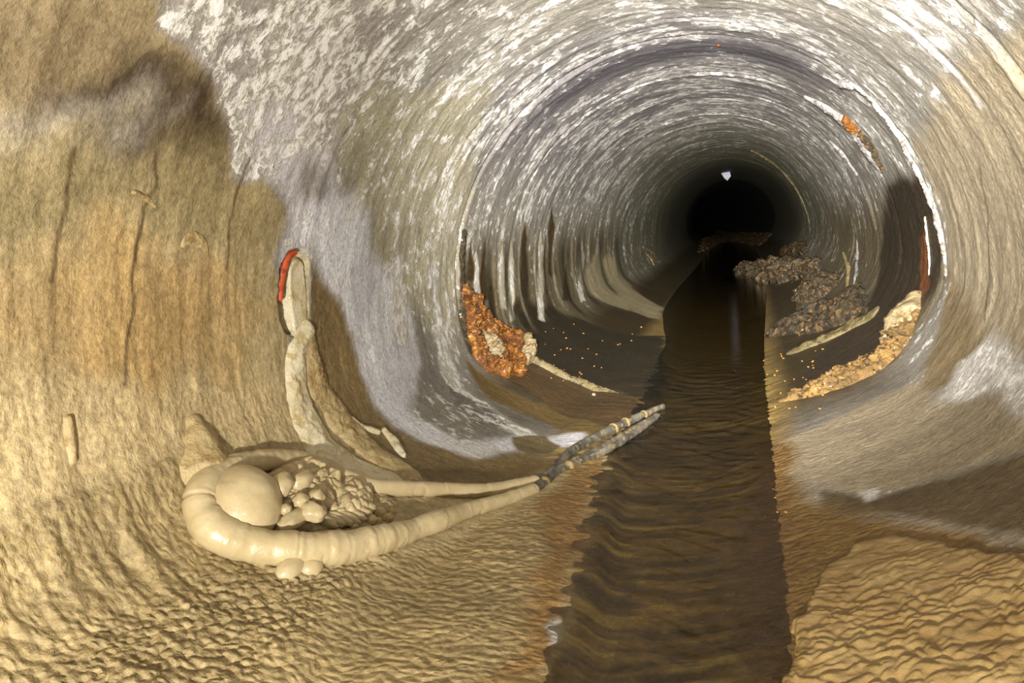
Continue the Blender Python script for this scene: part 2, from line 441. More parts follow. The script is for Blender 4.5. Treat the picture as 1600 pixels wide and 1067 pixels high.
# crown, blue-grey bare bands
crown = sm(1.1, .5, np.abs(FS+.1))
put(ALL, crown*sm(2.4, 2.9, FY)*sm(6.5, 4.5, FY), (136, 131, 130), .68, .15, op=.8)
put(ALL, np.exp(-((FY-3.25)/.18)**2)*sm(1.0, .4, np.abs(FS)), (84, 80, 84), .38, op=1.)
# lower walls deeper in: drip streaks
lw = sm(1.1, 1.5, np.abs(FS))
put(ALL, lw*sm(2.9, 3.1, FY)*sm(9, 6, FY), (112, 100, 72), .42, .3, 0., .85)
# silt bed: dark damp mud in the middle
bed = sm(1.86, 2.1, np.abs(FS))
put(ALL, bed*sm(2.2, 3.2, FY), (66, 54, 30), .02, .6, .1, .3)
put(ALL, sm(2.34, 2.5, np.abs(FS)), (148, 122, 70), 0., .7, .05, .3)
put(ALL, chan.ravel()*sm(.12, .4, yel.ravel())*sm(-.2, .25, fbm(FS*2, FY*3, 0, 2, 119)), (190, 166, 88), op=.85)  # golden ripple glints of the water painted into the bed colour
put(ALL, chan.ravel()*sm(.1, -.3, yel.ravel()), (84, 66, 36), op=.7)  # darker troughs between the painted glints
# --- left wall
stain_or_shade([(-300,-100),(262,-10),(262,40),(300,90),(318,140),(352,165),(352,215),(372,270),(418,290),(438,350),(440,430),(452,540),(452,600),(470,690),
       (560,745),(860,760),(950,720),(930,800),(890,930),(860,1100),(-500,1100),(-500,300)], (176, 158, 118), .02, .05, flake=.1, wet=.35, scaly=.0, streak=.12)
stain_or_shade([(-300,-60),(262,-10),(262,40),(300,90),(318,140),(352,165),(352,215),(300,130),(180,100),(-300,100)], (142, 124, 92), .05, .08, flake=.22, wet=.1, op=.95)
stain_or_shade([(60,95),(220,85),(300,130),(352,170),(356,230),(372,275),(330,290),(230,240),(120,190),(40,150)], (66, 50, 32), .07, .1, flake=.1, op=.95)  # dark brown stain with a shadow band painted into it
stain_or_shade([(-300,70),(100,90),(120,140),(-300,140)], (112, 90, 62), .08, .1, op=.6)
stain_or_shade([(-300,150),(60,155),(150,160),(230,172),(250,195),(160,198),(-300,195)], (204, 194, 178), .07, .08, flake=.25, op=.6)
stain_or_shade([(-200,215),(180,215),(330,240),(410,300),(420,380),(250,350),(-200,350)], (150, 134, 94), .08, .1, flake=.12, op=.8)
stain_or_shade([(-300,380),(100,370),(300,400),(400,430),(420,540),(280,570),(-300,560)], (180, 152, 104), .1, .12, flake=.04, wet=.35, op=.85)
stain_or_shade([(120,400),(330,420),(350,560),(220,600),(120,540)], (182, 150, 96), .1, .12, op=.7)
stain_or_shade([(-300,580),(280,590),(460,600),(470,690),(300,690),(-50,820),(-300,900)], (190, 168, 124), .06, .08, flake=.03, wet=.45, scaly=.2, op=.9)
stain_or_shade([(-300,850),(0,810),(290,700),(310,820),(480,900),(680,860),(800,800),(890,760),(860,900),(840,1100),(-400,1100)], (160, 140, 98), .03, .04, flake=.0, wet=.55, scaly=.4, streak=.15)
stain_or_shade([(-300,960),(200,940),(500,930),(650,860),(800,800),(880,780),(850,880),(820,960),(770,1100),(-300,1100)], None, .06, .05, scaly=.6, op=.8)
stain_or_shade([(840,800),(900,740),(945,720),(925,800),(895,900),(860,1000),(840,1100),(770,1100),(820,960),(850,880)], (146, 114, 66), .03, .04, wet=.75, scaly=.35, flake=0.)
# --- white and lavender band beside the hole
stain_or_shade([(300,-40),(700,-40),(560,150),(480,330),(455,380),(436,300),(418,280),(372,250),(356,200),(352,160),(320,120),(300,80),(275,20)], (176, 167, 160), .03, .05, flake=.82, streak=.2)
stain_or_shade([(380,180),(440,170),(520,260),(540,330),(470,400),(445,395),(436,300),(420,270)], (208, 202, 206), .05, .06, flake=.55, op=.9)
stain_or_shade([(462,320),(560,300),(640,480),(660,560),(640,640),(720,690),(920,680),(900,705),(850,700),(740,715),(650,690),(590,640),(560,570),(530,480),(490,420)], (226, 225, 230), .03, .04, flake=.55, wet=.25, streak=.15)
stain_or_shade([(480,255),(512,262),(512,300),(480,318),(466,300)], (138, 132, 124), .03, .03, flake=.1, op=.85)
stain_or_shade([(560,150),(760,130),(740,300),(716,420),(718,520),(700,560),(655,500),(600,420),(560,330),(530,240)], (176, 168, 142), .06, .08, flake=.6, streak=.3)
stain_or_shade([(612,405),(628,400),(636,470),(640,540),(618,540),(612,470)], (216, 212, 206), .012, .02, flake=.9)
stain_or_shade([(668,420),(680,410),(690,500),(720,600),(800,660),(860,690),(820,690),(740,640),(690,580)], (204, 198, 184), .02, .03, flake=.8)
stain_or_shade([(700,600),(760,630),(800,665),(770,670),(720,640)], (120, 114, 106), .02, .04, flake=.6)
stain_or_shade([(488,420),(530,470),(556,560),(590,640),(650,690),(740,716),(840,705),(866,735),(800,760),(640,755),(560,700),(505,640),(486,560)], (128, 108, 70), .03, .03, flake=.05, wet=.4, scaly=.12, streak=.2)  # shadow strip right of the hole, painted as brown wall colour
stain_or_shade([(800,685),(850,680),(880,700),(860,712),(810,705)], (118, 104, 70), .01, .02, flake=.05, wet=.4)
# --- past the second joint, left
stain_or_shade([(728,560),(760,590),(800,612),(900,655),(1000,690),(960,700),(850,660),(760,620)], (112, 92, 50), .02, .02, flake=.05, wet=.4)
stain_or_shade([(790,580),(830,570),(1000,632),(1010,650),(960,680),(860,640)], (84, 64, 36), .02, .03, flake=.05, wet=.5, streak=.5)
stain_or_shade([(800,470),(860,480),(960,520),(1040,530),(1035,630),(1005,632),(920,605),(840,560)], (50, 42, 24), .04, .05, flake=.03, wet=.5, streak=.3)
for cx, top, bot in ((756,375,470),(768,430,500),(818,335,490),(832,470,520),(862,320,430),(885,410,470),(735,380,440)):
    stain_or_shade([(cx-5,bot),(cx-4,top+30),(cx,top),(cx+5,top+40),(cx+9,bot)], (70, 54, 24), .012, .02, flake=.08, wet=.4)
for cx, top, bot in ((745,400,460),(785,380,480),(800,370,500),(845,350,500),(910,360,470),(935,370,460)):
    stain_or_shade([(cx-4,bot),(cx-4,top+30),(cx,top),(cx+4,top+40),(cx+6,bot)], (206, 196, 168), .012, .02, flake=.7)
stain_or_shade([(905,440),(940,470),(1030,500),(1035,480),(980,440),(960,400),(930,400)], (168, 154, 118), .04, .05, flake=.3)
for yb, wd, o_ in ((3.45,.03,.7),(3.75,.04,.8),(4.1,.05,.85),(4.5,.05,.8),(5.0,.07,.85),(5.6,.08,.8),(6.4,.1,.8),(7.3,.12,.7)):
    ww = .03*fbm(FS*3, FS*0+yb*3, 0, 2, 141)
    put(ALL, np.exp(-((FY-yb-ww)/wd)**2)*sm(-1.25, -1.5, FS)*sm(-2.05, -1.9, FS), (44, 38, 24), flake=0., op=o_)
for yb, wd, o_ in ((3.6,.015,.7),(3.95,.02,.7),(4.3,.02,.6),(4.75,.03,.7),(5.3,.03,.6),(5.9,.05,.6)):
    ww = .03*fbm(FS*3, FS*0+yb*3, 0, 2, 142)
    put(ALL, np.exp(-((FY-yb-ww)/wd)**2)*sm(-.9, -1.2, FS)*sm(-1.9, -1.7, FS), (186, 176, 150), flake=.6, op=o_)
# --- right wall
stain_or_shade([(1480,120),(1900,-100),(1900,620),(1600,600),(1500,540),(1482,420),(1470,330),(1430,230)], (160, 146, 120), .05, .06, flake=.26, streak=.3)
stain_or_shade([(1385,290),(1440,270),(1468,360),(1472,430),(1440,480),(1400,560),(1330,600),(1250,600),(1290,540),(1360,470),(1375,400)], (58, 47, 31), .04, .05, flake=.02, wet=.45, streak=.4)  # brown wall past the joint, with recess shade painted into its colour
stain_or_shade([(1438,370),(1448,360),(1452,450),(1436,470)], (116, 70, 36), .01, .01, flake=.02, wet=.5)
stain_or_shade([(1478,420),(1540,520),(1480,600),(1420,620),(1450,560),(1472,490)], (134, 116, 84), .05, .06, flake=.35, wet=.4, streak=.5)
stain_or_shade([(1500,560),(1560,530),(1700,600),(1900,640),(1900,720),(1640,650),(1560,620),(1480,640),(1470,620)], (214, 208, 200), .04, .07, flake=.8, streak=.4)
stain_or_shade([(1225,690),(1330,640),(1420,600),(1480,630),(1560,620),(1640,650),(1800,690),(1800,720),(1600,705),(1480,745),(1370,775),(1290,765),(1235,740)], (152, 138, 112), .03, .04, flake=.26, wet=.25, scaly=.12, streak=.3)
stain_or_shade([(1290,765),(1370,778),(1480,748),(1600,706),(1900,690),(1900,860),(1560,830),(1400,800),(1280,800)], (96, 80, 54), .018, .02, flake=.02, wet=.5, scaly=.12, streak=.15)  # shadow patch and its edge painted into the right floor colour
stain_or_shade([(1205,700),(1235,690),(1240,760),(1290,790),(1400,805),(1600,850),(1900,870),(1900,1200),(1170,1200),(1175,1000),(1185,850)], (128, 100, 52), .05, .05, flake=.02, wet=.55, scaly=.35, streak=.15)
stain_or_shade([(1185,690),(1225,690),(1245,760),(1260,860),(1215,960),(1195,1100),(1150,1100),(1165,900),(1160,780)], (124, 94, 52), .04, .05, wet=.75, scaly=.3, flake=0., op=.85)
stain_or_shade([(452,395),(476,392),(484,410),(485,500),(480,520),(458,518),(444,490),(446,420)], (206, 190, 150), .012, .01, flake=.05, wet=.4, streak=.1)
stain_or_shade([(458,486),(484,500),(480,522),(460,520)], (120, 98, 62), .02, .02, op=.6)
stain_or_shade([(846,1000),(862,988),(872,1000),(868,1030),(852,1034)], (188, 182, 172), .01, .02, flake=.3)
stain_or_shade([(1346,768),(1368,766),(1372,778),(1352,784)], (210, 206, 200), .012, .02, flake=.6, op=.8)
stain_or_shade([(466,540),(492,545),(502,605),(540,660),(640,742),(690,765),(600,760),(520,725),(472,655)], (172, 152, 112), .02, .02, flake=.05, wet=.35, op=.95)
def crack(pix, w, col, op=.8):
    P = sy(dense(pix, 30)); lo, hi = P.min(0)-.08, P.max(0)+.08
    idx = np.nonzero((FS > lo[0]) & (FS < hi[0]) & (FY > lo[1]) & (FY < hi[1]))[0]
    d = seg_dist(FS[idx]+.02*wob1[idx], FY[idx]+.02*wob2[idx], P)[0]
    put(idx, sm(w, w*.3, d), col, flake=0., op=op)
crack([(248,238),(245,291),(218,324),(205,420),(202,536),(196,600)], .008, (74, 56, 30))
crack([(121,228),(109,304),(91,374),(83,435)], .007, (84, 64, 36))
crack([(390,243),(374,288),(359,349),(350,420)], .007, (84, 64, 36))
crack([(1530,260),(1545,330),(1546,400),(1538,500)], .008, (92, 74, 48))
crack([(1500,60),(1440,20),(1400,-20)], .03, (212, 206, 200))
crack([(1400,30),(1440,66),(1480,68)], .03, (212, 208, 206))
crack([(1450,70),(1500,120),(1530,160)], .02, (206, 200, 190))
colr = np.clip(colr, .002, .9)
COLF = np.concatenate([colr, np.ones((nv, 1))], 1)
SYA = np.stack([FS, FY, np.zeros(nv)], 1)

# vertex normals of the whole bore, so the four pieces shade as one skin
def grid_normals(V):
    a = np.gradient(V, axis=1); b = np.gradient(V, axis=0); n = np.cross(a, b)
    n /= np.maximum(np.linalg.norm(n, axis=-1, keepdims=True), 1e-12)
    return n*np.sign((n*NI).sum(-1))[..., None]
NG = grid_normals(VP)
def piece(name, c0, c1, label):
    V = VP[:, c0:c1+1]; m = c1-c0+1
    Q = gridquads(len(YS), m)
    v = V.reshape(-1, 3); q0 = Q[len(Q)//2]
    fn = np.cross(v[q0[1]]-v[q0[0]], v[q0[2]]-v[q0[0]])
    if fn@NI[:, c0:c1+1].reshape(-1, 3)[q0[0]] < 0: Q = Q[:, ::-1]
    ob = new_mesh(name, v, Q, M_PIPE)
    sel = lambda A: A.reshape(len(YS), NS, -1)[:, c0:c1+1].reshape(v.shape[0], -1)
    vattr(ob, 'col', 'FLOAT_COLOR', sel(COLF)); vattr(ob, 'msk', 'FLOAT_COLOR', sel(msk)); vattr(ob, 'sy', 'FLOAT_VECTOR', sel(SYA))
    ob.data.normals_split_custom_set_from_vertices(NG[:, c0:c1+1].reshape(-1, 3).tolist())
    ob['kind'] = 'structure'; ob['label'] = label
    return ob
ci = lambda s: int(np.argmin(np.abs(SS-s)))
piece('ceiling', ci(-.8), ci(.8), 'flaky limewashed crown of the concrete drain')
piece('wall_left', ci(-1.75), ci(-.8), 'tan and white stained left side of the drain')
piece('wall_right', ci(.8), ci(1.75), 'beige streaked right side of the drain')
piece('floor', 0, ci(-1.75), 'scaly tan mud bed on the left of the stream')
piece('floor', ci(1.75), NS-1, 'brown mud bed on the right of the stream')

# ------------------------------------------------------------------ relief patches lying on the bore
def patch(name, s0, s1, y0, y1, ds, dy, hfun, mat, thr=-.004, craggy=0., cf=14.):
    if name == 'calcite_plug': thr = -.045
    ns, ny = max(4, int((s1-s0)/ds)), max(4, int((y1-y0)/dy))
    S, Y = np.meshgrid(np.linspace(s0, s1, ns), np.linspace(y0, y1, ny))
    H = hfun(S, Y)
    t = s2t(S)
    V = (pos(S, Y)+inward(S, Y)*H[..., None]).reshape(-1, 3)
    Q = gridquads(ny, ns)
    Q = Q[(H.ravel()[Q] > thr).any(1)]
    if craggy:
        w = np.clip(H.ravel()/.02, 0, 1)[:, None]*craggy
        V = V+w*np.stack([fbm(V[:, 0]*cf+k*9, V[:, 1]*cf*.7, V[:, 2]*cf, 4, 200+k, .6) for k in range(3)], -1)
    u, inv = np.unique(Q, return_inverse=True); Q = inv.reshape(-1, 4); V = V[u]
    n0 = inward(S, Y).reshape(-1, 3)[u]; q0 = Q[len(Q)//2]
    if np.cross(V[q0[1]]-V[q0[0]], V[q0[2]]-V[q0[0]])@n0[q0[0]] < 0: Q = Q[:, ::-1]
    return rebase(new_mesh(name, V, Q, mat))
def ridge(name, pix, widths, heights, mat, n1=.35, n2=.25, fs=22., seed=0, res=.005, knob=0., base=-.006, jag=.3, soft=False, craggy=0., cf=14.):
    """a crust that follows a polyline of photo pixels on the bore; widths/heights (m) per given point"""
    P = sy(pix); w = np.asarray(widths, float); h = np.asarray(heights, float); pad = w.max()*1.5+.02
    lo, hi = P.min(0)-pad, P.max(0)+pad
    def hf(S, Y):
        d, al, W, Hh = seg_dist(S, Y, P, w, h)
        W = W*(1+jag*fbm(S*fs*.5, Y*fs*.5, 0, 3, seed+3))
        x = np.clip(d/np.maximum(W, 1e-4), 0, 1.4)
        pr = np.where(x < 1, np.sqrt(np.maximum(0, 1-x*x)), 0)
        if soft: pr = pr**3.2
        H = Hh*pr*(1+n1*fbm(S*fs, Y*fs, 0, 3, seed)+n2*fbm(S*fs*4, Y*fs*4, 0, 3, seed+9))
        if knob:
            c1, c2 = cells(S*fs*2.2, Y*fs*2.2, seed); H = H+knob*Hh*np.sqrt(pr)*(.6-np.minimum(c1, .6))
        if soft: H = H+.006*sm(1., .7, x)
        return np.where(x < 1, H, 0)+base*np.clip((x-.75)/.4, 0, 1)
    ar = (hi-lo).prod(); res = max(res, math.sqrt(ar/220000))
    return patch(name, lo[0], hi[0], lo[1], hi[1], res, res, hf, mat, craggy=craggy, cf=cf)
def mound(name, pix, height, mat, fs=14., seed=0, res=.006, knob=.4, edge=.06, n1=.4, tilt=None, dome=0., craggy=0., cf=14.):
    """a heap whose footprint is a polygon of photo pixels on the bed"""
    P = sy(dense(pix, 15, True))
    if np.ptp(P[:, 0]) > 3: P[:, 0] = np.where(P[:, 0] < 0, P[:, 0]+GIRTH, P[:, 0])
    lo, hi = P.min(0)-.05, P.max(0)+.05
    def hf(S, Y):
        ins = np.zeros(S.shape, bool); dd = np.full(S.shape, 1e9)
        for i in range(len(P)):
            a, b = P[i], P[(i+1) % len(P)]
            ins ^= ((a[1] > Y) != (b[1] > Y)) & (S < (b[0]-a[0])*(Y-a[1])/((b[1]-a[1]) if b[1] != a[1] else 1e-9)+a[0])
            e = b-a; t = np.clip(((S-a[0])*e[0]+(Y-a[1])*e[1])/max((e**2).sum(), 1e-9), 0, 1)
            dd = np.minimum(dd, np.hypot(S-a[0]-t*e[0], Y-a[1]-t*e[1]))
        sd = np.where(ins, dd, -dd)+edge*.35*fbm(S*fs, Y*fs, 0, 3, seed+2)
        x = np.clip(sd/edge, -1, 1)
        pr = np.where(x > 0, np.sqrt(np.maximum(0, 1-(1-x)**2)), 0)
        c1, c2 = cells(S*fs*2.5, Y*fs*2.5, seed)
        H = height*pr*(1+n1*fbm(S*fs, Y*fs, 0, 3, seed)+.15*fbm(S*fs*5, Y*fs*5, 0, 2, seed+5)+knob*(.5-np.minimum(c1, .5)))
        if dome:
            w1, w2 = fbm(S*15, Y*15, 0, 2, seed+7)*.02, fbm(S*15, Y*15, 0, 2, seed+8)*.02
            e1, e2 = cells((S+w1)*fs*2.4, (Y+w2)*fs*2.4, seed+1); H = H+dome*np.sqrt(pr)*np.sqrt(np.minimum(e2-e1, .5)/.5)
        return np.where(x > 0, H, -.012*np.clip(-x*2, 0, 1))
    ar = (hi-lo).prod(); res = max(res, math.sqrt(ar/200000))
    return patch(name, lo[0], hi[0], lo[1], hi[1], res, res, hf, mat, craggy=craggy, cf=cf)

# calcite flow under the hole: two ribs running down to the hose
root = empty('calcite_flow', surf(560, 700)[2])
tag(root, 'cream calcite flow running from the hole in the left wall down to the mud-caked hose', 'mineral deposit')
a = ridge('flow_rib', [(478,518),(462,550),(460,600),(474,650),(500,700),(545,735),(600,752)], [.04,.045,.055,.07,.085,.09,.07], [.016,.016,.018,.02,.018,.012,.006], M_FLOW, seed=11, fs=22, soft=True, n1=.5)
child(a, root); a['label'] = 'pale cream outer rib of the flow'
b = ridge('flow_rib', [(480,518),(486,560),(498,610),(530,655),(575,700),(640,742)], [.035,.05,.065,.07,.065,.05], [.012,.014,.015,.014,.010,.005], M_CLAY2, seed=15, fs=30, soft=True, n1=.6, n2=.4)
child(b, root)
for nm, px, w in (('flow_bead', [(600,672),(616,690),(630,712)], [.012,.02,.012]), ('flow_bead', [(548,655),(566,668),(590,676)], [.010,.014,.009])):
    c = ridge(nm, px, w, [.012]*3, M_FLOW, seed=19, fs=40, res=.003); child(c, root)

# orange seal in the hole
P_, R_ = [], []
for x, y, r in ((461,394,.008),(449,402,.012),(441,425,.012),(437,448,.011),(437,468,.010)):
    s_, y_, p = surf(x, y, -.006); P_.append(p); R_.append(r)
o = tube('pipe_seal', P_, R_, M_ORANGE, rough=lambda L, a: .18*fbm(L*60, a*1.5, 0, 3, 3), step=.004)
tag(o, 'orange strip of rubber seal showing in the hole of the left wall joint', 'seal')
o = ridge('calcite_plug', [(468,425),(469,460),(470,508)], [.045,.05,.045], [-.012,-.006,.004], M_FLOW, seed=23, fs=20, res=.003, base=-.06, n1=.1, n2=.05, jag=.1)
tag(o, 'smooth cream calcite filling the hole beside the orange seal', 'mineral deposit')

# rust deposit on the left of the second joint
root = empty('rust_deposit', surf(770, 560)[2])
tag(root, 'wet amber rust deposit hanging in the joint on the left wall', 'mineral deposit')
a = mound('ooze_sheet', [(719,446),(738,455),(752,480),(770,505),(800,522),(828,540),(822,560),(815,585),(790,590),(760,580),(738,555),(724,520)], .055, M_RUST, seed=31, fs=16, edge=.08, knob=.2, n1=.6, res=.004, craggy=.035, cf=22)
child(a, root)
a = ridge('pale_patch', [(748,528),(764,548),(772,566)], [.05,.085,.055], [.07,.078,.066], M_LOBE, seed=35, fs=20, res=.004, base=-.05); child(a, root); a['label'] = 'pale grey patch on the rust'
a = ridge('cream_knob', [(812,535),(822,548),(818,566)], [.04,.06,.04], [.06,.085,.06], M_LOBE, seed=36, fs=20, res=.004, base=-.03); child(a, root); a['label'] = 'cream calcite knob at the tip'
o = ridge('joint_crust', [(724,362),(720,400),(720,440),(724,500),(734,550)], [.016,.02,.02,.02,.014], [.014,.016,.016,.014,.01], M_RUBBLE, seed=38, fs=50, res=.004, knob=.6)
tag(o, 'dark speckled crust in the joint just above and left of the amber rust deposit', 'mineral deposit')
o = ridge('mineral_ridge', [(826,560),(860,578),(910,600),(960,618),(1012,634)], [.04,.036,.034,.03,.024], [.02,.02,.018,.016,.008], M_SILT, seed=41, fs=26, soft=True, n1=.6)
tag(o, 'narrow olive ridge on the bed running from the amber rust to the hose tip', 'mineral deposit')

# crust on the right of the second joint
root = empty('rust_crust', surf(1380, 570)[2])
tag(root, 'ochre and rust crust curving along the joint on the right wall down to the bed', 'mineral deposit')
a = ridge('crust_band', [(1424,500),(1405,535),(1370,570),(1330,590),(1290,605),(1255,617),(1222,626)], [.07,.09,.10,.095,.085,.055,.022], [.045,.05,.05,.046,.04,.026,.01], M_CRUST, seed=45, fs=18, knob=.3, res=.004, craggy=.035, cf=22); child(a, root)
a = ridge('crust_lobe', [(1430,474),(1422,495),(1412,520),(1395,545)], [.05,.08,.075,.04], [.05,.07,.07,.055], M_LOBE, seed=46, fs=14, res=.004, n2=.08, craggy=.012, cf=14); child(a, root); a['label'] = 'smooth cream upper lobe'

# calcite seams
o = ridge('calcite_seam', [(1318,122),(1345,138),(1390,190),(1420,240),(1445,290),(1465,345),(1475,390),(1478,430)], [.006,.012,.009,.010,.011,.011,.010,.006], [.006,.012,.010,.012,.012,.012,.010,.005], M_WCALC, seed=51, fs=40, jag=.9, n1=.6)
seam_ = o; tag(o, 'long white calcite seam arching down the joint on the right wall', 'mineral deposit')
o = ridge('calcite_knob', [(1318,129),(1330,131)], [.022,.02], [.02,.02], M_WCALC, seed=52, fs=40, res=.003)
child(o, seam_); o['label'] = 'white knob at the top end of the seam'
root = empty('calcite_seam', surf(1335, 200)[2]); tag(root, 'short pinkish white calcite seam with a brown hollow inside the long white one', 'mineral deposit')
a = ridge('seam_crust', [(1262,152),(1295,168),(1325,190),(1345,215),(1362,240),(1376,268)], [.02,.032,.04,.036,.036,.014], [.012,.022,.026,.024,.024,.006], M_WCALC, seed=53, fs=30, res=.004); child(a, root)
a = ridge('brown_hollow', [(1326,186),(1336,200)], [.026,.024], [.03,.03], M_RUST, seed=54, fs=40, res=.004); child(a, root); a['label'] = 'rust-brown spot in the seam'
a = ridge('brown_edge', [(1348,206),(1366,232),(1380,266)], [.012,.016,.010], [.024,.026,.012], M_RUBBLE, seed=58, fs=40, res=.004); child(a, root); a['label'] = 'dark brown broken edge of the seam'
o = ridge('calcite_streak', [(1300,222),(1318,240),(1330,258),(1338,270),(1336,282),(1331,292)], [.02,.024,.022,.018,.014,.006], [.012,.016,.014,.012,.01,.004], M_WCALC, seed=55, fs=30, res=.004)
tag(o, 'hooked white calcite streak deeper along the right wall', 'mineral deposit')
o = ridge('calcite_seam', [(1175,235),(1205,252),(1232,277),(1250,305),(1262,335),(1266,362)], [.02,.026,.026,.022,.018,.012], [.016,.02,.02,.018,.014,.008], M_SILT, seed=56, fs=20)
tag(o, 'thin tan seam arching round the farthest lit joint', 'mineral deposit')
o = ridge('calcite_streak', [(1446,340),(1450,370),(1454,405),(1452,430)], [.006,.010,.009,.004], [.006,.009,.008,.004], M_CALC, seed=57, fs=40, res=.003)
tag(o, 'thin cream drip line over the rust crust on the right wall', 'mineral deposit')
o = ridge('calcite_streak', [(1318,395),(1326,420),(1322,460),(1310,485)], [.01,.016,.016,.008], [.01,.012,.012,.006], M_CLAY2, seed=59, fs=30)
tag(o, 'ochre drip line low on the right wall above the middle gravel bank', 'mineral deposit')
o = ridge('calcite_streak', [(1339,375),(1340,400),(1338,430),(1334,445)], [.004,.012,.012,.006], [.004,.012,.012,.006], M_WCALC, seed=60, fs=30)
tag(o, 'short pale drip line beside the ochre drip line on the right wall', 'mineral deposit')
# clay cone on the wall by the loop and the dried run above it
o = ridge('clay_cone', [(304,662),(312,690),(318,722)], [.025,.06,.10], [.010,.026,.045], M_CLAY2, seed=61, fs=14, n2=.08, res=.004, soft=True, jag=.2)
tag(o, 'smooth pale clay cone on the left wall above the hose loop', 'clay deposit')
o = ridge('clay_run', [(105,655),(108,690),(112,720)], [.010,.014,.010], [.004,.007,.003], M_CLAY2, seed=63, fs=20, res=.003, soft=True)
tag(o, 'short raised clay run on the tan left wall away from the hose', 'clay deposit')

o = ridge('clay_splatter', [(286,382),(300,368),(314,374),(322,392)], [.010,.014,.014,.008], [.006,.008,.008,.004], M_CLAY2, seed=64, fs=50, res=.002, jag=1.1)
tag(o, 'small pale clay splatter on the golden left wall between two dark cracks', 'clay deposit')
o = ridge('clay_splatter', [(210,300),(226,308),(240,322)], [.007,.010,.006], [.005,.006,.004], M_CLAY2, seed=65, fs=50, res=.002, jag=1.1)
tag(o, 'tiny clay splatter on the upper left wall at the long dark crack', 'clay deposit')
# sediment
o = mound('gravel_bank', [(1133,440),(1150,432),(1190,420),(1240,415),(1278,405),(1282,430),(1230,440),(1180,444)], .17, M_RUBBLE, seed=71, fs=5, edge=.34, knob=.15, n1=.5, craggy=.10, cf=9)
tag(o, 'dark gravel island standing in the still water far down the drain', 'gravel bank')
o = mound('gravel_bank', [(1238,470),(1262,440),(1300,425),(1312,440),(1290,462),(1250,482)], .08, M_RUBBLE, seed=72, fs=6, edge=.2, knob=.15, n1=.6, craggy=.06, cf=12)
tag(o, 'smaller rubble bank against the right wall just nearer than the gravel island', 'gravel bank')
o = mound('gravel_bank', [(1196,526),(1240,500),(1290,480),(1340,455),(1356,462),(1350,490),(1310,512),(1250,524)], .06, M_RUBBLE, seed=73, fs=7, edge=.16, knob=.2, n1=.7, craggy=.05, cf=14)
tag(o, 'long rubble bank on the right bed nearest of the gravel banks', 'gravel bank')
o = mound('gravel_bank', [(1222,398),(1240,382),(1258,377),(1262,392),(1240,402)], .10, M_RUBBLE, seed=74, fs=7, edge=.2)
tag(o, 'little dim sediment heap by the right wall behind the gravel island', 'gravel bank')
o = mound('silt_bar', [(1090,395),(1100,360),(1150,366),(1205,366),(1190,382),(1120,386)], .10, M_RUBBLE, seed=75, fs=4, edge=.5, res=.02)
tag(o, 'dim silt bar across the stream at the far bend', 'gravel bank')
o = ridge('silt_strip', [(1245,548),(1290,530),(1330,510),(1365,490)], [.06,.07,.07,.05], [.014,.018,.018,.01], M_SILT, seed=76, fs=20, soft=True, n1=.7)
tag(o, 'low silt strip between the nearest rubble bank and the rust crust', 'gravel bank')

# scaly mud sheet, lower right
mudP = sy(dense([(1222,1075),(1240,1010),(1245,975),(1275,925),(1300,880),(1335,850),(1400,838),(1480,850),(1640,880),(1900,900),(1900,1300),(1200,1300)], 20, True))
def mud_h(S, Y):
    ins = np.zeros(S.shape, bool); dd = np.full(S.shape, 1e9)
    for i in range(len(mudP)):
        a, b = mudP[i], mudP[(i+1) % len(mudP)]
        ins ^= ((a[1] > Y) != (b[1] > Y)) & (S < (b[0]-a[0])*(Y-a[1])/((b[1]-a[1]) if b[1] != a[1] else 1e-9)+a[0])
        e = b-a; t = np.clip(((S-a[0])*e[0]+(Y-a[1])*e[1])/max((e**2).sum(), 1e-9), 0, 1)
        dd = np.minimum(dd, np.hypot(S-a[0]-t*e[0], Y-a[1]-t*e[1]))
    sd = np.where(ins, dd, -dd)+.03*fbm(S*14, Y*14, 0, 5, 3, .6)
    q = .045*fbm(S*14, Y*14, 0, 3, 6); q2 = .03*fbm(S*14+7, Y*14, 0, 3, 7)
    c1, c2 = cells((S+q)*30, (Y+q2)*50, 8)
    thick = .011*sm(1.9, 1.45, Y)+.003
    H = thick*sm(0, .014, sd)+sm(.0, .03, sd)*(.011*(.7-np.minimum(c1, .7))*sm(1.75, 1.25, Y)+.004*fbm(S*16, Y*30, 0, 3, 9))
    return np.where(sd > 0, H, -.01*np.clip(-sd/.012, 0, 1))
lo, hi = mudP.min(0)-.02, mudP.max(0)+.02
o = patch('mud_sheet', max(lo[0], 1.2), min(hi[0], S_MAX-.02), max(lo[1], .45), hi[1], .0035, .003, mud_h, M_MUD)
tag(o, 'scaly golden mud sheet with a broken edge on the right bank of the stream', 'mud', kind='stuff')

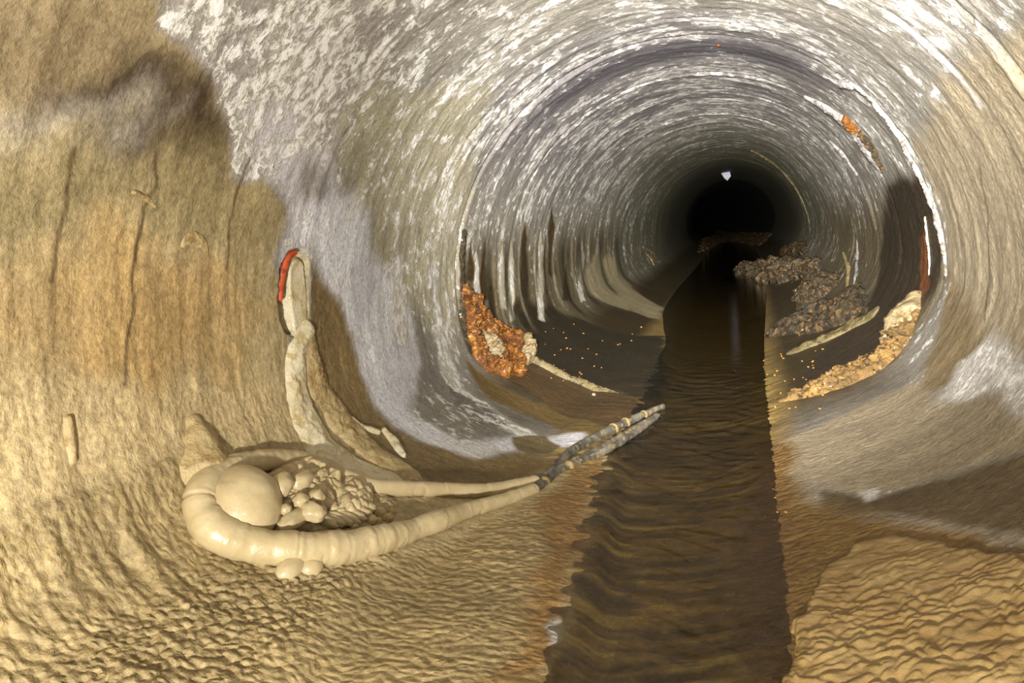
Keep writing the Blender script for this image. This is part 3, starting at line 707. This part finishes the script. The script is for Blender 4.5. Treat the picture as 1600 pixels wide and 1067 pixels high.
# ------------------------------------------------------------------ water
WZ = -.556
wy = PX(list(np.arange(-3.5, .6, .25))+list(np.arange(.6, 3.6, .007))+list(np.arange(3.6, 7, .02))+list(np.arange(7, 20, .1))+list(np.arange(20, 43, .5)))
def edge_x(y, side):
    t = np.linspace(-np.pi/2, -.05 if side > 0 else -np.pi+.05, 900)
    r = rad(t, y); z = r*np.sin(t); i = int(np.argmax(z > WZ))
    return float((r*np.cos(t))[i])
xl = PX([edge_x(y, -1) for y in wy])-.012; xr = PX([edge_x(y, 1) for y in wy])+.012
NW = 150
u = np.linspace(0, 1, NW)
WX = xl[:, None]+(xr-xl)[:, None]*u; WY = np.repeat(wy[:, None], NW, 1)
near = sm(4.6, 3.2, WY)
wa = 1.6*fbm(WX*4, WY*3, 0, 2, 91)
wave = 1.9*(.0016*np.sin(70*(WY*.9+.45*WX)+6*fbm(WX*5, WY*4, 0, 2, 92))*(.5+fbm(WX*6, WY*5, 0, 2, 95))
        + .0016*np.sin(64*(WY*.85-.55*WX)+6*fbm(WX*5+9, WY*4, 0, 2, 93))*(.5+fbm(WX*6+4, WY*5, 0, 2, 96))
        + .0010*fbm(WX*14, WY*34, 0, 3, 94))
WZZ = WZ+near*wave*np.minimum(1, np.minimum(u, 1-u)*4)[None]
V = np.stack([WX+xc(WY), WY, WZZ], -1).reshape(-1, 3)
m = bpy.data.materials.new('shallow_water'); nt = nodes(m)
fr = N(nt, 'ShaderNodeFresnel'); fr.inputs['IOR'].default_value = 1.33
gl = N(nt, 'ShaderNodeBsdfGlossy'); gl.inputs['Roughness'].default_value = .03; gl.inputs['Color'].default_value = (1, 1, 1, 1)
tr = N(nt, 'ShaderNodeBsdfTransparent'); tr.inputs['Color'].default_value = (.93, .91, .82, 1)
mx = N(nt, 'ShaderNodeMixShader'); out = N(nt, 'ShaderNodeOutputMaterial')
geo = N(nt, 'ShaderNodeNewGeometry').outputs['Position']
nb = bump(nt, noise(nt, geo, 1., 3, .5, 0., (22, 60, 1)), .0012)
nt.links.new(nb, fr.inputs['Normal']); nt.links.new(nb, gl.inputs['Normal'])
nt.links.new(fr.outputs[0], mx.inputs[0]); nt.links.new(tr.outputs[0], mx.inputs[1]); nt.links.new(gl.outputs[0], mx.inputs[2])
nt.links.new(mx.outputs[0], out.inputs[0])
o = new_mesh('water', V, gridquads(len(wy), NW)[:, ::-1] if False else gridquads(len(wy), NW), m)
tag(o, 'shallow brown rippled stream along the bottom of the drain', 'water', kind='stuff')

# ------------------------------------------------------------------ hose
loop = [(1035,635,.014),(985,657,.021),(930,684,.024),(892,708,.023),(866,734,.021),(838,753,.021),(760,766,.022),(680,765,.023),(590,761,.023),
        (548,749,.024),(500,728,.026),(450,718,.028),(400,721,.030),(352,733,.030),(322,756,.036),(312,784,.038),(322,812,.040),(352,838,.041),
        (400,852,.041),(450,858,.041),(500,858,.041),(550,853,.040),(600,842,.036),(645,828,.027),(660,822,.029),(690,812,.030),(735,796,.023),(790,780,.021),(835,765,.020),
        (872,738,.020),(905,721,.022),(950,699,.024),(1000,668,.021),(1028,649,.013)]
P3, RR = [], []
for i, (x, y, r) in enumerate(loop):
    p = surf(x, y, r*.9)[2]
    if p[2] < WZ+.5*r: p = surf(x, y, r*.9+WZ+.5*r-p[2])[2]      # the ends rest on the stream's surface mud
    P3.append(p); RR.append(r)
P3 = PX(P3); RR = PX(RR)
def capillary(L, a):
    seg = np.floor(L*16+.9*fbm(L*5, L*0, 0, 2, 4)); fr = (L*16+.9*fbm(L*5, L*0, 0, 2, 4))-seg
    return (.05*np.sqrt(np.clip(np.minimum(fr, 1-fr)*5, 0, 1))*(_h(seg.astype(np.int64), 0, 0, 5) > -.2)+.03*_h(seg.astype(np.int64), 0, 0, 6)*np.clip(np.minimum(fr, 1-fr)*9, 0, 1)+.06*fbm(L*26, a*.6, 0, 2, 3)+.05*np.maximum(0, fbm(L*80, a*.25, 0, 2, 5))+.025*fbm(L*70, a*3, 0, 3, 7)
            - .10*np.exp(-((fbm(L*7, a*.12, 0, 2, 8))/.035)**2))
root = empty('mud_caked_hose', P3[20])
tag(root, 'thick looped hose caked in pale clay with both ends lying toward the stream', 'hose')
i0, i1 = 5, 29
o = tube('clay_coat', P3[i0:i1], RR[i0:i1], M_CLAY, rough=capillary, nseg=40, step=.004, parent=root); o['label'] = 'pale clay coat of the looped hose'
for a_, b_ in ((0, i0+1), (i1-1, len(P3))):
    o = tube('bare_end', P3[a_:b_], RR[a_:b_], M_BLACK, rough=lambda L, a: .12*fbm(L*40, a*1.2, 0, 3, 13)-.25*np.exp(-((a-1.2)/.35)**2), nseg=24, step=.005, parent=root)
    o['label'] = 'bare dark end of the hose'
for k, f in ((1, .15), (0, .6), (1, .5), (29, .5), (28, .4)):
    pa = P3[k]*(1-f)+P3[k+1]*f; dr = (P3[k+1]-P3[k]); dr /= np.linalg.norm(dr); r = RR[k]*(1-f)+RR[k+1]*f
    o = tube('pale_band', [pa-dr*.006, pa, pa+dr*.006], [r*1.06, r*1.12, r*1.06], M_TAPE, step=.003, nseg=24, parent=root); o['label'] = 'pale ring band round the hose'

def blob(name, c, r, mat, seed=0, n=.1, f=3., sub=4, parent=None, axes=None, ridge_=0.):
    """rounded lump with its own unequal radii"""
    import bmesh
    bm = bmesh.new(); bmesh.ops.create_icosphere(bm, subdivisions=sub, radius=1.)
    co = PX([v.co[:] for v in bm.verts]); fc = PX([[v.index for v in f_.verts] for f_ in bm.faces]); bm.free()
    k = 1+n*fbm(co[:, 0]*f+seed*3.1, co[:, 1]*f, co[:, 2]*f, 3, seed)
    if ridge_: k = k+ridge_*np.sin(co[:, 0]*f*3+seed)
    co = co*k[:, None]*np.asarray(r)
    if axes is not None: co = co@axes
    ob = new_mesh(name, co, fc, mat); ob.location = np.asarray(c).tolist()
    return child(ob, parent) if parent else ob
def frame(px, py):
    """tangent frame on the bore: rows = along +y, along the slope, inward normal"""
    s, y, p = surf(px, py); n = inward(PX([s]), PX([y]))[0]
    ty = PX([0, 1., 0]); ts = np.cross(n, ty); ts /= np.linalg.norm(ts)
    return PX([ty, ts, n])
def px_size(px, py):
    p = surf(px, py)[2]; return float((p-CAM)@FX)/F_PX
def lump(name, px, py, rx, ry, lift, mat, parent=None, seed=0, n=.08, rot=0., ridge_=0., sub=3, f=2.5):
    """lump whose outline is about rx x ry photo pixels, sunk so that `lift` of its height shows"""
    k = px_size(px, py); r = PX([rx*k*1.05, ry*k*1.15, min(rx, ry)*k*1.1])
    A = frame(px, py); c, s = math.cos(rot), math.sin(rot)
    A = PX([c*A[0]+s*A[1], -s*A[0]+c*A[1], A[2]])
    p = surf(px, py, lift*r[2])[2]
    return blob(name, p, r, mat, seed, n, f, sub, parent, A, ridge_)

o = lump('clay_covered_stone', 374, 794, 61, 57, .22, M_CLAY, seed=5, n=.08, sub=5, f=1.3)
tag(o, 'big smooth dome of wet pale clay inside the hose loop', 'clay lump')
for i, (x, y, rx, ry, rot) in enumerate(((456,884,32,17,.1),(486,886,20,15,-.2))):
    o = lump('clay_drip', x, y, rx, ry, .5, M_CLAY, root, 40+i, .05, rot, sub=4); o['label'] = 'rounded clay drip under the hose'

root = empty('clay_mound', surf(460, 780)[2])
tag(root, 'lumpy heap of pale clay in the middle of the hose loop beside the smooth dome', 'clay lump')
o = mound('heap', [(398,752),(420,735),(460,728),(495,738),(520,758),(525,790),(505,815),(450,828),(425,815),(420,780)], .062, M_CLAY, seed=81, fs=10, edge=.07, res=.003, knob=.0, n1=.35, dome=.014); child(o, root)
for i, (x, y, rx, ry, l, rot) in enumerate(((431,794,9,22,3.0,.1),(470,782,12,10,6.0,0),(446,796,9,8,7,0),(458,812,34,13,3.2,0),(494,777,12,12,5,.4),(488,800,14,17,4,.2),(440,757,22,15,4,.3),
                                            (472,750,22,12,5,0),(500,765,14,10,4.5,.8),(508,772,10,16,3.6,-.3),(510,786,9,13,3.2,.2),(490,745,16,9,3.5,.4),(518,762,9,12,2.5,0))):
    lump('lump', x, y, rx, ry, l*.74, M_CLAY, root, 100+i, .26, rot)
root = empty('ribbed_clay_pile', surf(545, 800)[2])
tag(root, 'ribbed pile of small clay rolls at the open end of the hose loop', 'clay lump')
o = mound('heap', [(505,812),(515,775),(530,755),(560,758),(582,785),(585,810),(550,822),(520,822)], .04, M_CLAY, seed=83, fs=14, edge=.06, res=.003, knob=.0, n1=.25, dome=.012); child(o, root)
for i, (x, y, rx, ry, l, rot) in enumerate(((512,815,8,15,2.5,.1),(522,812,7,17,2.8,.15),(532,810,7,19,3,.2),(543,808,7,19,3,.25),(554,804,7,18,2.8,.3),(564,799,7,16,2.6,.4),(573,792,7,14,2.4,.5),
                                            (558,780,16,7,3.4,.3),(540,782,14,8,3.8,.2),(530,768,16,8,3.4,.3),(552,772,16,7,3.2,.3),(566,783,12,7,2.8,.5),(553,820,7,6,2,0),(516,760,10,7,2.5,.2),(581,812,8,7,1.4,0),(540,760,12,7,2.6,.3))):
    lump('lump', x, y, rx, ry, l*.78, M_CLAY, root, 130+i, .22, rot)
for i, (x, y, rx, ry) in enumerate(((594,802,11,9),(606,810,10,8),(590,814,8,6),(612,800,8,6))):
    o = lump('clay_lump', x, y, rx, ry, .6, M_CLAY2, None, 160+i, .12)
    tag(o, 'small low clay lump between the ribbed pile and the hose strands', 'clay lump', 'low clay lumps by the ribbed pile')

# ------------------------------------------------------------------ little things
def scatter(name, pts, size, mat, label, cat, group):
    first = None
    for i, (x, y) in enumerate(pts):
        s_, y_, p = surf(x, y, .001)
        k = px_size(x, y)*size*random.uniform(.7, 1.3)
        if first is None:
            first = blob(name, p, (1, .8, .6), mat, 7, .2, 2., 2); o = first
        else:
            o = first.copy(); COL.objects.link(o); o.location = p.tolist()
        o.scale = (k, k*random.uniform(.7, 1.1), k*.8); o.rotation_euler = (0, 0, random.uniform(0, 6))
        tag(o, label, cat, group)
R = random.Random(8)
trail = [(1172,690),(1176,700),(1184,710),(1190,722),(1196,730),(1199,742),(1203,750),(1207,757),(1211,766),(1212,775),(1209,786),(1216,797),(1213,812),(1211,820),(1214,830),(1216,845),(1215,868),(1197,810),(1225,800)]
scatter('pebble', [(x+R.uniform(-3, 3), y+R.uniform(-3, 3)) for x, y in trail], 2.2, M_SPECK, 'tiny orange pebble in the trail along the right edge of the stream', 'pebble', 'orange pebbles by the stream')
scatter('grit_grain', [(R.uniform(850, 1005), R.uniform(505, 600)) for _ in range(34)], 1.6, M_SPECK, 'tiny pale grit grain on the dark left bed beyond the ridge', 'grit', 'grit on the dark left bed')
scatter('grit_grain', [(R.uniform(1165, 1290), R.uniform(545, 640)) for _ in range(46)], 1.6, M_SPECK, 'tiny ochre grit grain on the dark right bed below the rubble bank', 'grit', 'grit on the dark right bed')
def single(name, x, y, rx, ry, mat, label, cat, rot=0., n=.12):
    o = lump(name, x, y, rx, ry, .5, mat, None, int(x+y), n, rot); tag(o, label, cat); return o
single('pebble', 1147, 580, 5, 2.6, M_SPECK, 'yellow pebble at the right edge of the dark water alone', 'pebble')
single('stone_chip', 928, 617, 5, 2.6, M_CALC, 'small white chip on the brown bed below the olive ridge', 'stone', .4)
single('stone', 237, 878, 8, 7, M_CLAY2, 'small clay-coated stone on the scaly left bed below the hose loop', 'stone')
single('stone', 885, 940, 5, 10, M_CALC, 'pale chip at the left edge of the stream in the foreground', 'stone', .3)
single('paint_chip', 1123, 71, 5, 2, M_ORANGE, 'tiny red chip stuck to the crown of the drain', 'chip')
for k, (pts, lab) in enumerate(((((1005,386),(1016,392),(1024,398)), 'straw-coloured twig low on the far left wall'), (((1012,398),(1018,406),(1022,414)), 'thin forked twig hanging below the straw-coloured twig'))):
    o = tube('twig', [surf(x, y, .03)[2] for x, y in pts], [.006, .010, .004], M_TWIG, step=.02, nseg=10)
    tag(o, lab, 'twig')
# pale sheet hanging from the crown at the far joint
s_, y_, p = surf(1132, 270)
import bmesh
bm = bmesh.new()
k = px_size(1132, 270)
pts = [(-7, 3), (6, 4), (8, -5), (4, -11), (-2, -8)]
n_ = 3
fr_ = [bm.verts.new((p+RX*a*k+UX*(b*k-.02)-FX*.05+FX*(.03*math.sin(a*.6)))[:]) for a, b in pts]
bk_ = [bm.verts.new((PX(v.co[:])+FX*.02)[:]) for v in fr_]
bm.faces.new(fr_); bm.faces.new(bk_[::-1])
for i in range(5): bm.faces.new((fr_[i], bk_[i], bk_[(i+1) % 5], fr_[(i+1) % 5]))
bmesh.ops.recalc_face_normals(bm, faces=bm.faces)
me = bpy.data.meshes.new('plastic_scrap'); bm.to_mesh(me); bm.free(); me.materials.append(M_PLASTIC)
o = bpy.data.objects.new('plastic_scrap', me); COL.objects.link(o); rebase(o)
tag(o, 'small pale lavender scrap hanging from the crown at the far dark opening', 'scrap')

# ------------------------------------------------------------------ lights
def aim(o, target):
    o.rotation_euler = (Vector(target)-Vector(o.location)).to_track_quat('-Z', 'Y').to_euler()
def spot(name, loc, target, power, ang, blend, size, col):
    l = bpy.data.lights.new(name, 'SPOT'); l.energy = power; l.spot_size = math.radians(ang); l.spot_blend = blend; l.shadow_soft_size = size; l.color = col
    o = bpy.data.objects.new(name, l); COL.objects.link(o); o.location = loc; aim(o, target); return o
spot('torch_wide', (.02, -.40, -.18), (-.5, 2, -.15), 215, 160, .8, .04, (1, .96, .88))
spot('fill_right', (.45, -.6, .45), (.9, 1.6, .2), 24, 120, 1., .06, (1, .97, .92))  # unseen fill lamp added above and behind the camera
spot('fill_long', (.25, -.3, .45), (.05, 5, .25), 2900, 47, 1., .06, (1, .98, .96))  # added unseen fill spot, evens the brightness further down the bore
spot('fill_deep', (.2, -.2, .3), (.0, 9, .1), 3600, 22, 1., .05, (1, .98, .95))  # added unseen narrow fill spot, brightens the far joints
w = bpy.data.worlds.new('dark'); scene.world = w; w.use_nodes = True
w.node_tree.nodes['Background'].inputs[0].default_value = (.0004, .0004, .0004, 1)

# ------------------------------------------------------------------ camera
cd = bpy.data.cameras.new('camera'); cam = bpy.data.objects.new('camera', cd); COL.objects.link(cam)
cd.sensor_width = 36; cd.lens = 36*F_PX/1600; cd.clip_start = .01; cd.clip_end = 200
from mathutils import Matrix
Mx = Matrix(((RX[0], UX[0], -FX[0], CAM[0]), (RX[1], UX[1], -FX[1], CAM[1]), (RX[2], UX[2], -FX[2], CAM[2]), (0, 0, 0, 1)))
cam.matrix_world = Mx
scene.camera = cam
scene.cycles.max_bounces = 6; scene.cycles.diffuse_bounces = 3; scene.cycles.glossy_bounces = 3; scene.cycles.transparent_max_bounces = 6
vs = scene.view_settings
vs.view_transform = 'Standard'; vs.look = 'None'; vs.gamma = 1; vs.exposure = .12; vs.use_curve_mapping = False
